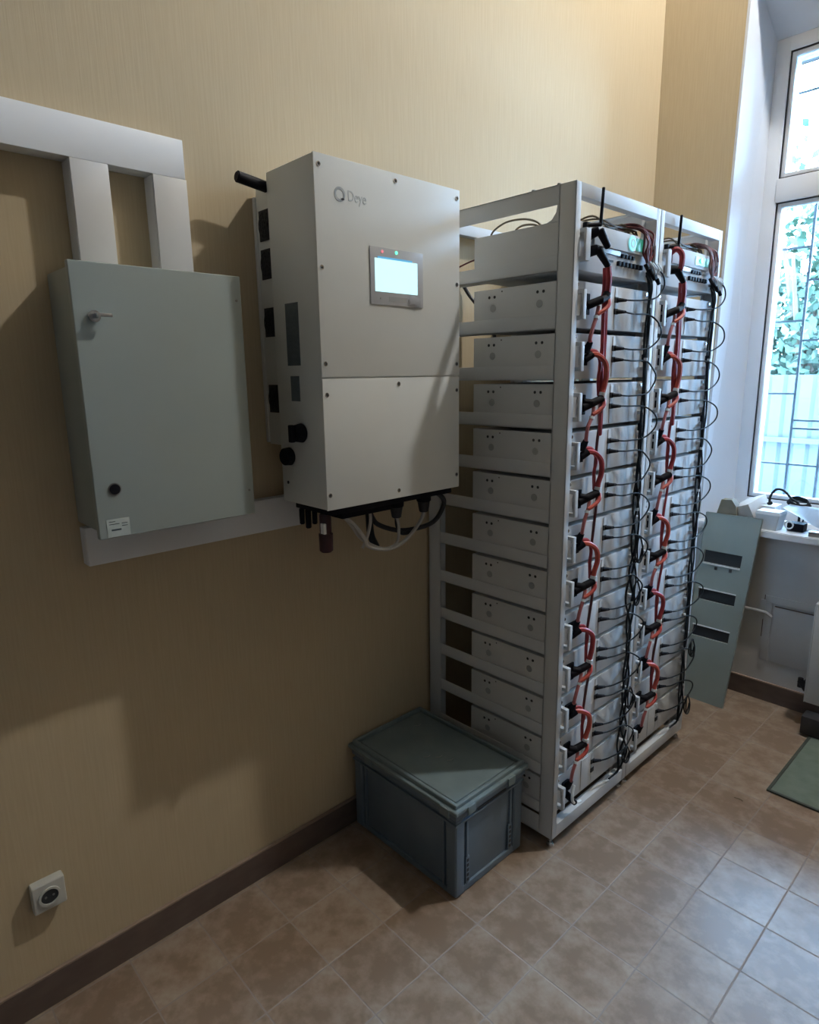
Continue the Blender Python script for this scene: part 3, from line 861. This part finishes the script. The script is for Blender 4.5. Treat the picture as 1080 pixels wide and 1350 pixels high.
FX = .5985
for i in range(2):
    y0 = RY[i]
    R_ = RKD[i]
    G = 'power cables of the %s rack' % RKN[i]
    rnd = random.Random(40 + i)
    j = lambda s=.003: rnd.uniform(-s, s)
    # from the control unit to the first module
    z = mz(0) + .076
    cable('thick red cable from the control box to the first battery, %s' % R_,
          [(FX + .048, y0 + .138, 1.962), (FX + .046, y0 + .150, 1.93), (FX + .042, y0 + .155, 1.905), (FX + .040, y0 + .158, z + .03)], .0095, 'red', G,
          conns=[((FX + .040, y0 + .158, z + .032), (FX + .038, y0 + .150, z + .018), .011, .012), ((FX + .012, y0 + .090, z - .008), (FX + .040, y0 + .128, z + .010), .013, .012), ((FX + .038, y0 + .120, z + .005), (FX + .040, y0 + .160, z + .020), .011, .010)])
    cable('thin dull red lead from the control box to the first battery, %s' % R_,
          [(FX + .030, y0 + .152, 1.962), (FX + .030, y0 + .170, 1.455), (FX + .030, y0 + .168, 1.90), (FX + .028, y0 + .150, z + .020)], .0065, 'red', G)
    for k in range(0, 12):
        z = mz(k) + .070
        zn = z - PIT
        nm = 'the %s and %s batteries of %s' % (ORD[k], ORD[min(k + 1, 11)], R_)
        if k == 11:
            break
        if k % 2 == 0:
            # faded red link swinging left, from a slanting plug to the upright plug below
            cable('faded red cable bowing left between %s' % nm,
                  [(FX + .030, y0 + .125, z - .004), (FX + .034, y0 + .112 + j(), z - .030), (FX + .033, y0 + .093 + j(), z - .065), (FX + .030, y0 + .088 + j(), z - .100), (FX + .026, y0 + .096, zn + .042)],
                  .0060, 'pink', G,
                  conns=[((FX + .012, y0 + .092, zn + .012), (FX + .026, y0 + .096, zn + .044), .013, .009)],
                  ties=[((FX + .034, y0 + .110, z - .033), (FX + .034, y0 + .107, z - .041))])
            # straight run down to the battery after next
            if k < 10:
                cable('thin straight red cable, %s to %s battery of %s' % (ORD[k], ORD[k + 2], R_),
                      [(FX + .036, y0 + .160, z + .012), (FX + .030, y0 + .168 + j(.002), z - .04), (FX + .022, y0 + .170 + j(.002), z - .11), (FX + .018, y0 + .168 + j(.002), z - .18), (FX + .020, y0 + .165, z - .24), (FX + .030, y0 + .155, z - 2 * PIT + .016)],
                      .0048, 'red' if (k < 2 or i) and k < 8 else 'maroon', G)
            # short bright bend under the slanting plug
            cable('short orange-red bend under the %s battery plug, %s' % (ORD[k], R_),
                  [(FX + .044, y0 + .160, z + .018), (FX + .050, y0 + .150, z + .000), (FX + .046, y0 + .130, z - .016), (FX + .036, y0 + .110, z - .028)], .0065, 'orange', G)
        else:
            # thick double red run curving right and down to the slanting plug
            cable('thick red cable curving right between %s' % nm,
                  [(FX + .020, y0 + .108, z + .006), (FX + .036, y0 + .130, z + .002), (FX + .046, y0 + .158 + j(), z - .022), (FX + .046, y0 + .164 + j(), z - .060), (FX + .042, y0 + .158 + j(), z - .095), (FX + .040, y0 + .152, zn + .034)],
                  .0085, 'orange' if k % 4 == 1 else 'red', G,
                  conns=[((FX + .010, y0 + .090, z - .010), (FX + .026, y0 + .112, z + .006), .013, .011),
                         ((FX + .010, y0 + .090, zn - .006), (FX + .042, y0 + .156, zn + .022), .014, .012),
                         ((FX + .010, y0 + .098, zn + .012), (FX + .030, y0 + .116, zn + .008), .011, .012)],
                  ties=[((FX + .041, y0 + .155, zn + .040), (FX + .040, y0 + .153, zn + .030))])
            cable('thinner red cable beside the thick one, %s' % nm,
                  [(FX + .016, y0 + .106, z + .018), (FX + .026, y0 + .135, z + .012), (FX + .030, y0 + .152 + j(), z - .025), (FX + .028, y0 + .150 + j(), z - .065), (FX + .030, y0 + .150, zn + .030)], .0055, 'red', G)
    z = mz(11) + .070
    if i == 0:
        cable('pale and black lead end at the lowest battery of %s' % R_,
              [(FX + .030, y0 + .110, z + .02), (FX + .034, y0 + .095, z - .01), (FX + .034, y0 + .105, z - .045), (FX + .036, y0 + .150, z - .062)], .0055, 'tie', G,
              conns=[((FX + .012, y0 + .095, z - .02), (FX + .034, y0 + .118, z - .055), .013, .010)])
    # ---------------- data cables
    G = 'data cables of the %s rack' % RKN[i]
    for k in range(-1, 11):
        zn = mz(k + 1) + .097
        za = (mz(k) + .061) if k >= 0 else 1.99
        dy = j(.006)
        out = .060 + j(.008)
        bump = RW - (.034 if k % 3 else .046) + (.02 if i else 0) + j(.006)
        if k >= 0:
            pts = [(FX + .020, y0 + .292, za), (FX + .034, y0 + .340, za - .004 + j()), (FX + .046, y0 + .415 + dy, za - .006), (FX + out, y0 + bump - .03, za - .028), (FX + out, y0 + bump, za - .058), (FX + out - .004, y0 + bump - .012, za - .088), (FX + .048, y0 + .425 + dy, zn + .001), (FX + .034, y0 + .345, zn - .004), (FX + .020, y0 + .292, zn)]
            lab = 'black data cable looping right from the %s to the %s battery, %s' % (ORD[k], ORD[k + 1], R_)
            cn = [((FX + .004, y0 + .276, za), (FX + .024, y0 + .306, za - .001), .0085, .0040), ((FX + .004, y0 + .276, zn), (FX + .024, y0 + .306, zn - .001), .0085, .0040)]
        else:
            pts = [(FX + .040, y0 + .440, za), (FX + .055, y0 + .478, za - .02), (FX + .058, y0 + .488, za - .06), (FX + .050, y0 + .455, za - .095), (FX + .040, y0 + .39, zn + .004), (FX + .032, y0 + .34, zn), (FX + .020, y0 + .292, zn)]
            lab = 'black data cable looping from the control box to the first battery in %s' % R_
            cn = [((FX + .004, y0 + .276, zn), (FX + .024, y0 + .306, zn - .001), .0085, .0040)]
        cable(lab, pts, .0028, 'datacable', G, 'data_cable', conns=cn)
    # trunk strands hanging the full height
    for s, adj in enumerate(('left-hand', 'middle', 'right-hand')):
        pts = [(FX + .025, y0 + .425, 1.985 - s * .01)]
        zz = 1.93
        while zz > .16:
            ph = zz * 20 + s * 2.1
            pts.append((FX + .040 + .006 * math.sin(ph * .7 + s), y0 + .425 + (.010 + (.016 if zz < 1.0 and i == 0 else 0)) * math.sin(ph) + (s - 1) * .006, zz))
            zz -= .058
        pts += [(FX + .034, y0 + .42, .125), (FX + .030, y0 + .40 - s * .02, .115)]
        ties = []
        if s == 1:
            for q in range(2, len(pts) - 3, 3):
                if rnd.random() < .75: ties.append((pts[q], tuple(Vector(pts[q]) + Vector((0, 0, -.010)))))
        cable('dark full-height data cable of %s, %s of three strands' % (R_, adj), pts, .0036, 'datacable', G, 'data_cable', ties=ties, conns=[(tuple(Vector(pts[5 + s * 4]) + Vector((0, 0, .012))), tuple(Vector(pts[5 + s * 4]) + Vector((0, 0, -.014))), .0085, .0085)])
    # coiled slack in the lower half of the near rack
    for q, (kk, rr) in enumerate(((5.5, .050), (6.6, .048), (9.4, .044), (11.0, .034)) if i == 0 else ((9.2, .040), (11.0, .045))):
        zc = S0 - PIT * kk + .07
        yc = y0 + (.445 if i == 0 else .475)
        pts = [(FX + .052 + .004 * math.sin(a * 1.5), yc + (.022 + .003 * math.sin(a * 2.3)) * math.cos(a), zc + rr * math.sin(a)) for a in [math.pi / 2 + t_ * 2 * math.pi / 12 for t_ in range(22)]]
        n_ = int(kk)
        cable('coil of slack black cable before the %s battery of %s' % (ORD[n_], R_), pts, .0030, 'datacable', G, 'data_cable')
    # wires above the control box
    G = 'wires over the control boxes'
    b = nb()
    for q in range(7):
        a0 = y0 + .13 + q * .03
        zz = 2.098 + .012 * math.sin(q * 1.7)
        tube(b, [(.40, a0 - .04, 2.095), (.50, a0, zz), (.56, a0 + .05, 2.115 + .010 * math.cos(q)), (.575, a0 + .12, 2.100 + .01 * math.sin(q * 2)), (.57, min(a0 + .2, y0 + .44), 2.11)], .003, 6)
    wm = tag(obj('wire_bundle', b, 'wire', origin=(.5, y0 + .3, 2.09)), 'tangle of thin brown wires lying on the control box of %s' % R_, 'wires', G)
    b = nb()
    for q in range(9):
        yy = y0 + .405 + q * .0075
        w_ = lambda: j(.008)
        tube(b, [(.44, yy - .12 + w_(), 2.106 + w_()), (.52, yy - .07 + w_(), 2.116 + w_()), (.575, yy - .02 + w_(), 2.124 + w_()), (FX + .008 + w_(), yy + .004 + w_(), 2.105), (FX + .020 + w_(), yy + .010 + w_(), 2.07), (FX + .022 + w_(), yy + .006 + w_(), 2.035), (FX + .022, y0 + .44 + w_(), 2.0)], .0034, 7)
    rb = obj('wire_bundle', b, 'wirered' if i == 0 else 'wirepale', origin=(FX, y0 + .43, 2.0))
    tag(rb, 'dull red wires bending over the right side of the control box, %s' % R_, 'wires', G)
    b = nb()
    for q in range(7):
        p = Vector((FX + .024 + .008 * (q % 3), y0 + .415 + .0105 * q, 2.000 - .012 * (q % 3) - .004 * q))
        cyl(b, p, p + Vector((.006, .008, -.018)), .0075, .006, 10, .001)
    pc = obj('plug_cluster', b, 'black', origin=(FX, y0 + .44, 1.98))
    tag(pc, 'small black plugs at the right end of the control box, %s' % R_, 'plugs', G)
    b = nb()
    for q in range(4):
        tube(b, [(FX + .040, y0 + .41 + q * .02, 2.005), (FX + .052, y0 + .42 + q * .018, 1.985), (FX + .048, y0 + .44 + q * .014, 1.968)], .0028, 6)
    obj('white_lead', b, 'tie', pc)
# arching wires over the near control box, seen through the side opening
for lab, pts in (('higher brown wire arching over the control box inside the near rack', [(.249, .75, 2.088), (.27, .75, 2.113), (.321, .75, 2.130), (.387, .75, 2.128), (.43, .76, 2.115), (.455, .77, 2.092)]),
                 ('lower brown wire arching over the control box inside the near rack', [(.345, .76, 2.088), (.352, .76, 2.103), (.38, .76, 2.112), (.42, .765, 2.108), (.45, .775, 2.092)])):
    cable(lab, pts, .0032, 'wire', 'wires over the control boxes', 'thin_wire')
cable('thick black cable against the wall behind the near rack', [(.020, .82, 2.10), (.018, .85, 2.02), (.02, .9, 1.955), (.055, .92, 1.905), (.10, .95, 1.84), (.12, .96, 1.70)], .007, 'blackm', 'cables behind the racks', 'power_cable')
cable('thin dark red wire behind the near rack', [(.02, .80, 2.01), (.06, .82, 2.035), (.12, .86, 2.055), (.20, .9, 2.02)], .003, 'maroon', 'cables behind the racks', 'thin_wire')

# ------------------------------------------------------------------ storage container
X0, X1, Y0, Y1 = .020, .532, .284, .628
ct = thing('storage_container', 'blue-grey plastic stacking bin with a lid, on the floor between the wall and the rack', 'storage bin', ((X0 + X1) / 2, (Y0 + Y1) / 2, 0))
b = nb()
box(b, X0 + .012, X1 - .012, Y0 + .012, Y1 - .012, .002, .30, .006)
for (xa, xb_) in ((X0, X0 + .045), (X1 - .045, X1)):
    for (ya, yb) in ((Y0, Y0 + .045), (Y1 - .045, Y1)):
        box(b, xa, xb_, ya, yb, .002, .29, .012, 3)
# recessed-panel borders: vertical ribs and bottom skirt
for ya, yb in ((Y0 + .004, Y0 + .02), (Y1 - .02, Y1 - .004)):
    box(b, X0 + .03, X1 - .03, ya, yb, .002, .022, .003)
    for xx in (X0 + .056, X1 - .064):
        box(b, xx, xx + .008, ya, yb, .02, .28, .002)
for xa, xb_ in ((X0 + .004, X0 + .02), (X1 - .02, X1 - .004)):
    box(b, xa, xb_, Y0 + .03, Y1 - .03, .002, .026, .003)
    for yy in (Y0 + .056, Y1 - .064):
        box(b, xa, xb_, yy, yy + .008, .02, .27, .002)
obj('body', b, 'bin', ct)
b = nb()
box(b, X0 - .003, X1 + .003, Y0 - .003, Y1 + .003, .268, .276, .003)
box(b, X0 - .005, X1 + .005, Y0 - .005, Y1 + .005, .292, .314, .005)
box(b, X0 + .004, X1 - .004, Y0 + .004, Y1 - .004, .27, .30)
obj('rim', b, 'bin', ct)
# hole strips at the front corners
b = nb()
for yy in (Y0 + .062, Y1 - .062):
    for q in range(5):
        box(b, X1 - .0068, X1 - .0034, yy - .005, yy + .005, .035 + q * .018, .046 + q * .018, .001)
obj('drain_holes', b, 'hole', ct)
b = nb()
for yy in (Y0 + .062, Y1 - .062):
    box(b, X1 - .010, X1 - .0042, yy - .009, yy + .009, .028, .126, .001)
obj('hole_strip', b, 'bin', ct)
b = nb(); box(b, X1 + .0025, X1 + .0045, Y0 + .10, Y1 - .10, .281, .289)
obj('handle_slot', b, 'hole', ct)
# lid: raised border around a recessed centre
LX0, LX1, LY0, LY1 = .004, .546, .270, .642
b = nb()
box(b, LX0, LX1, LY0, LY1, .3145, .332, .007, 3)
bw = .030
for (xa, xb_, ya, yb) in ((LX0 + .012, LX1 - .012, LY0 + .012, LY0 + .012 + .014), (LX0 + .012, LX1 - .012, LY1 - .026, LY1 - .012), (LX0 + .012, LX0 + .026, LY0 + .02, LY1 - .02), (LX1 - .026, LX1 - .012, LY0 + .02, LY1 - .02)):
    box(b, xa, xb_, ya, yb, .328, .346, .005, 3)
lid = obj('lid', b, 'lid', ct)
b = nb(); box(b, LX0 + .034, LX1 - .034, LY0 + .034, LY1 - .034, .3325, .339, .004, 3)
obj('lid_panel', b, 'lid', lid)
b = nb()
for xx, yy in ((.27, .40), (.30, .43), (.34, .445), (.10, .52)):
    tube(b, [(xx, yy, .3396), (xx + .010, yy + .012, .3398), (xx + .008, yy + .026, .3396)], .0012, 5)
obj('scuff_marks', b, 'stain', lid)
for x_, y_ in ((LX1 - .05, LY0 + .003), (LX0 + .12, LY0 + .003)):
    obj('lid_clip', box(nb(), x_ - .02, x_ + .02, y_ - .006, y_ + .001, .300, .330, .003), 'lid', ct)
for y_ in (LY0 + .07, LY1 - .10):
    obj('lid_clip', box(nb(), LX1 - .001, LX1 + .005, y_ - .018, y_ + .018, .300, .330, .003), 'lid', ct)

# ------------------------------------------------------------------ wall socket
sk = thing('wall_socket', 'white round-hole wall socket low on the left wall above the baseboard', 'socket', (0, -.725, .345))
b = nb(); box(b, .0005, .030, -.765, -.687, .303, .383, .006, 3)
fpl = obj('face_plate', b, 'socket', sk)
b = nb(); ring_x(b, .030, -.726, .343, .0205, .026, .004, 28)
obj('socket_rim', b, 'socket', sk)
b = nb(); cyl(b, (.030, -.726, .343), (.0306, -.726, .343), .0205, n=24)
obj('socket_well', b, 'hole', sk)
b = nb(); cyl(b, (.0306, -.735, .343), (.032, -.735, .343), .003, n=8); cyl(b, (.0306, -.717, .343), (.032, -.717, .343), .003, n=8)
obj('contacts', b, 'steel', sk)

# ------------------------------------------------------------------ green-grey slotted panel leaning on the sill
PB, PT, PZ = 2.112, 2.286, .945
def py(z): return PB + (PT - PB) * z / PZ
pn = thing('slotted_panel', 'green-grey metal cover with three dark slots, leaning against the window sill', 'panel', (.5, PB, 0))
xl = lambda z: .425
xr_ = lambda z: .652 + (.690 - .652) * z / PZ
rows = [(0, None), (.318, (.44, .62)), (.374, None), (.505, (.44, .63)), (.562, None), (.694, (.44, .636)), (.757, None), (PZ, None)]
slots = [(.318, .374), (.505, .562), (.694, .757)]
b = nb()
def slab(xa0, xa1, xb0, xb1, za, zb, th=.008, off=0):
    vs = []
    for z_, (p, q) in ((za, (xa0, xa1)), (zb, (xb0, xb1))):
        for xx in (p, q):
            for d in (0, th):
                vs.append(b.verts.new((xx, py(z_) + d + off, z_ + .001)))
    a0, a1, c0, c1, e0, e1, f0, f1 = vs   # bottom-left front/back, bottom-right, top-left, top-right
    fs = [b.faces.new(q) for q in ((a0, c0, f0, e0), (a1, e1, f1, c1), (a0, a1, c1, c0), (e0, f0, f1, e1), (a0, e0, e1, a1), (c0, c1, f1, f0))]
    bmesh.ops.recalc_face_normals(b, faces=fs)
zcur = 0
SX0, = (.448,)
for za, zb in slots:
    slab(xl(zcur), xr_(zcur), xl(za), xr_(za), zcur, za)
    slab(xl(za), SX0, xl(zb), SX0, za, zb)
    slab(SX0 + .180, xr_(za), SX0 + .182, xr_(zb), za, zb)
    zcur = zb
slab(xl(zcur), xr_(zcur), xl(PZ), xr_(PZ), zcur, PZ)
face = obj('face', b, 'panel', pn, smooth=False)
b = nb()
slab(xl(0), xl(0) + .004, xl(PZ), xl(PZ) + .004, 0, PZ, .018)
slab(xr_(0) - .004, xr_(0) + .0005, xr_(PZ) - .004, xr_(PZ) + .0005, 0, PZ, .018, -.001)
slab(xl(PZ), xr_(PZ), xl(PZ), xr_(PZ), PZ - .006, PZ, .016, -.001)
obj('folded_edge', b, 'panel', pn, smooth=False)
for n_, (za, zb) in enumerate(slots):
    b = nb(); slab(SX0, SX0 + .18, SX0, SX0 + .182, za, zb, .003, .014)
    obj('slot_backing', b, 'hole', pn, smooth=False)
    b = nb()
    if n_ < 2: slab(SX0, SX0 + .182, SX0, SX0 + .182, zb, zb + .005, .003, -.004)
    else: slab(SX0, SX0 + .18, SX0, SX0 + .18, za - .006, za, .003, -.004)
    obj('slot_lip', b, 'rack', pn, smooth=False)
for xx in (.51, .58):
    obj('clip', box(nb(), xx, xx + .012, py(.672) - .006, py(.672) + .001, .668, .684, .001), 'hole', pn)

# ------------------------------------------------------------------ things on the sill
SZ = .8905
def wedge(bm, base, top, z0, z1):
    lo = [bm.verts.new((x, y, z0)) for x, y in base]; hi = [bm.verts.new((x, y, z1)) for x, y in top]
    n = len(lo)
    fs = [bm.faces.new(lo), bm.faces.new(hi)] + [bm.faces.new((lo[i], lo[(i + 1) % n], hi[(i + 1) % n], hi[i])) for i in range(n)]
    bmesh.ops.recalc_face_normals(bm, faces=fs)
    return bm
def rotbox(c, sx, sy, sz, rz=0, ry=0, rx=0, bev=.002):
    b = nb(); box(b, -sx / 2, sx / 2, -sy / 2, sy / 2, -sz / 2, sz / 2, bev)
    b.transform(Matrix.Translation(c) @ Matrix.Rotation(rz, 4, 'Z') @ Matrix.Rotation(ry, 4, 'Y') @ Matrix.Rotation(rx, 4, 'X'))
    return b
b = nb(); prism(b, [(.455, SZ + .02), (.475, SZ), (.565, SZ), (.552, SZ + .095), (.530, SZ + .125), (.480, SZ + .122)], 2.325, 2.375, 1)
tag(obj('cardboard_piece', b, 'card', origin=(.51, 2.35, SZ)), 'small brown cardboard piece on the sill behind the top of the green-grey panel', 'box')
b = rotbox((.590, 2.42, SZ + .078), .10, .16, .075, -.25, -.38, .22, .002)
tag(obj('beige_carton', b, 'beige', origin=(.59, 2.42, SZ)), 'beige carton tilted on the sill between the cardboard block and the white box', 'box')
b = rotbox((.566, 2.36, SZ + .022), .10, .08, .042, -.1)
tag(obj('dark_case', b, 'brownbox', origin=(.566, 2.36, SZ)), 'dark brown case under the tilted beige carton on the sill', 'box')
wb = thing('white_carton', 'small white open carton at the front of the window sill', 'box', (.70, 2.365, SZ))
b = nb(); wedge(b, [(.657, 2.330), (.740, 2.330), (.745, 2.41), (.662, 2.41)], [(.645, 2.326), (.752, 2.326), (.757, 2.415), (.650, 2.415)], SZ, SZ + .075)
obj('tray', b, 'whitebox', wb, smooth=False)
b = nb(); wedge(b, [(.643, 2.324), (.754, 2.324), (.759, 2.417), (.648, 2.417)], [(.648, 2.328), (.748, 2.328), (.754, 2.413), (.652, 2.413)], SZ + .0755, SZ + .090)
obj('top', b, 'whitebox', wb, smooth=False)
b = nb(); box(b, .612, .70, 2.42, 2.52, SZ, SZ + .10, .002)
tag(obj('pale_tray', b, 'whitebox', origin=(.65, 2.47, SZ)), 'pale carton half hidden behind the white open carton on the sill', 'box')
b = nb(); tube(b, [(.66, 2.46, SZ + .105), (.665, 2.46, SZ + .15), (.69, 2.46, SZ + .182), (.725, 2.46, SZ + .175), (.76, 2.46, SZ + .14), (.79, 2.46, SZ + .12), (.80, 2.46, SZ + .05), (.80, 2.44, SZ + .006)], .0058)
cyl(b, (.655, 2.455, SZ + .101), (.672, 2.465, SZ + .112), .010, .008, 12, .001)
tag(obj('arched_cable', b, 'datacable', origin=(.73, 2.46, SZ)), 'thick dark cable arching up over the white carton on the sill', 'cable')
b = nb()
for q in range(5):
    tube(b, [(.790 + .052 * math.cos(a) * (1 - q * .06), 2.47 + .020 * math.sin(a), SZ + .118 + .016 * math.sin(a + .4) + q * .004 - .25 * .052 * math.cos(a)) for a in [t_ * 2 * math.pi / 12 for t_ in range(13)]], .0036, 6)
tube(b, [(.80, 2.47, SZ + .11), (.82, 2.46, SZ + .06), (.81, 2.45, SZ + .006)], .004)
tag(obj('coiled_cable', b, 'datacable', origin=(.80, 2.47, SZ)), 'coil of dark cable in front of the window glass on the sill', 'cable')
b = nb()
box(b, .772, .845, 2.378, 2.44, SZ, SZ + .040, .006)
pa = thing('power_adapter', 'black power adapter with a curled white lead under the pale sheet on the sill', 'adapter', (.81, 2.40, SZ))
obj('case', b, 'black', pa)
b = nb()
tube(b, [(.785 + .018 * math.cos(a), 2.367 - .0008 * a, SZ + .032 + .018 * math.sin(a)) for a in [t_ * 2 * math.pi / 10 for t_ in range(16)]], .0035, 6)
obj('white_lead', b, 'tie', pa)
# pale curved sheet
b = nb()
g = [[None] * 7 for _ in range(9)]
for i_ in range(9):
    for j_ in range(7):
        u, v = i_ / 8, j_ / 6
        g[i_][j_] = b.verts.new((.757 + .26 * u, 2.452 - .105 * v + .01 * u, SZ + .118 - .035 * u - .070 * v * min(1, .05 + 1.7 * u) + .010 * math.sin(u * 3.1)))
for i_ in range(8):
    for j_ in range(6):
        b.faces.new((g[i_][j_], g[i_ + 1][j_], g[i_ + 1][j_ + 1], g[i_][j_ + 1]))
bmesh.ops.solidify(b, geom=list(b.faces), thickness=.0015)
tag(obj('pale_sheet', b, 'sheet', origin=(.9, 2.40, SZ)), 'pale ribbed sheet bent over the black adapter at the right of the sill', 'sheet')
b = rotbox((.905, 2.345, SZ + .012), .055, .05, .022, .2)
tag(obj('small_gadget', b, 'steel', origin=(.905, 2.345, SZ)), 'small dark grey gadget at the front edge of the sill, far right', 'gadget')

# ------------------------------------------------------------------ radiator at the right edge, floor mat
rd = thing('radiator', 'white panel radiator under the window at the right edge of the photo', 'radiator', (1.29, 2.28, .1))
b = nb()
box(b, .975, 1.60, 2.215, 2.228, .125, .60, .003); box(b, .975, 1.60, 2.285, 2.298, .125, .60, .003)
for q in range(11):
    box(b, .995 + q * .054, 1.012 + q * .054, 2.2282, 2.2848, .15, .58)
obj('panel', b, 'radiator', rd)
obj('top_grille', box(nb(), .972, 1.603, 2.213, 2.30, .6005, .612, .002), 'radiator', rd)
obj('side_cover', box(nb(), .970, .9745, 2.213, 2.30, .125, .60, .001), 'radiator', rd)
b = nb(); cyl(b, (.9695, 2.27, .165), (.930, 2.275, .20), .020, .014, 14, .002); cyl(b, (.935, 2.275, .21), (.935, 2.275, .165), .012, n=12)
cyl(b, (.945, 2.272, .18), (.950, 2.350, .18), .010, n=10)
obj('valve', b, 'blackm', rd)
for x in (1.05, 1.5):
    obj('bracket', box(nb(), x, x + .02, 2.3005, 2.3575, .30, .34), 'radiator', rd)
mt = thing('floor_mat', 'dark green ribbed mat with a darker border on the tiled floor', 'mat', (1.5, 1.9, 0))
b = nb(); box(b, 1.040, 1.90, 1.592, 2.25, .0008, .008, .002)
obj('pile', b, 'mat', mt)
b = nb()
for (a, c, d, e) in ((1.028, 1.0395, 1.58, 2.262), (1.9005, 1.912, 1.58, 2.262), (1.0395, 1.9005, 1.58, 1.5915), (1.0395, 1.9005, 2.2505, 2.262)):
    box(b, a, c, d, e, .0008, .009, .002)
obj('border', b, 'matedge', mt)
b = nb(); box(b, .99, 1.45, 2.12, 2.20, .010, .10, .01)
tag(obj('dark_bag', b, 'blackm', origin=(1.2, 2.16, .0095)), 'dark low bundle on the far edge of the green mat, under the radiator', 'bag')
b = nb(); tube(b, [(.955, 1.445, .0015), (.972, 1.450, .0022), (.988, 1.447, .0016)], .0014, 5)
tag(obj('twig', b, 'wire', origin=(.97, 1.447, 0)), 'tiny brown twig lying on the tiles left of the green mat', 'debris')

for o in bpy.data.objects:
    if '_base' in o.keys(): del o['_base']
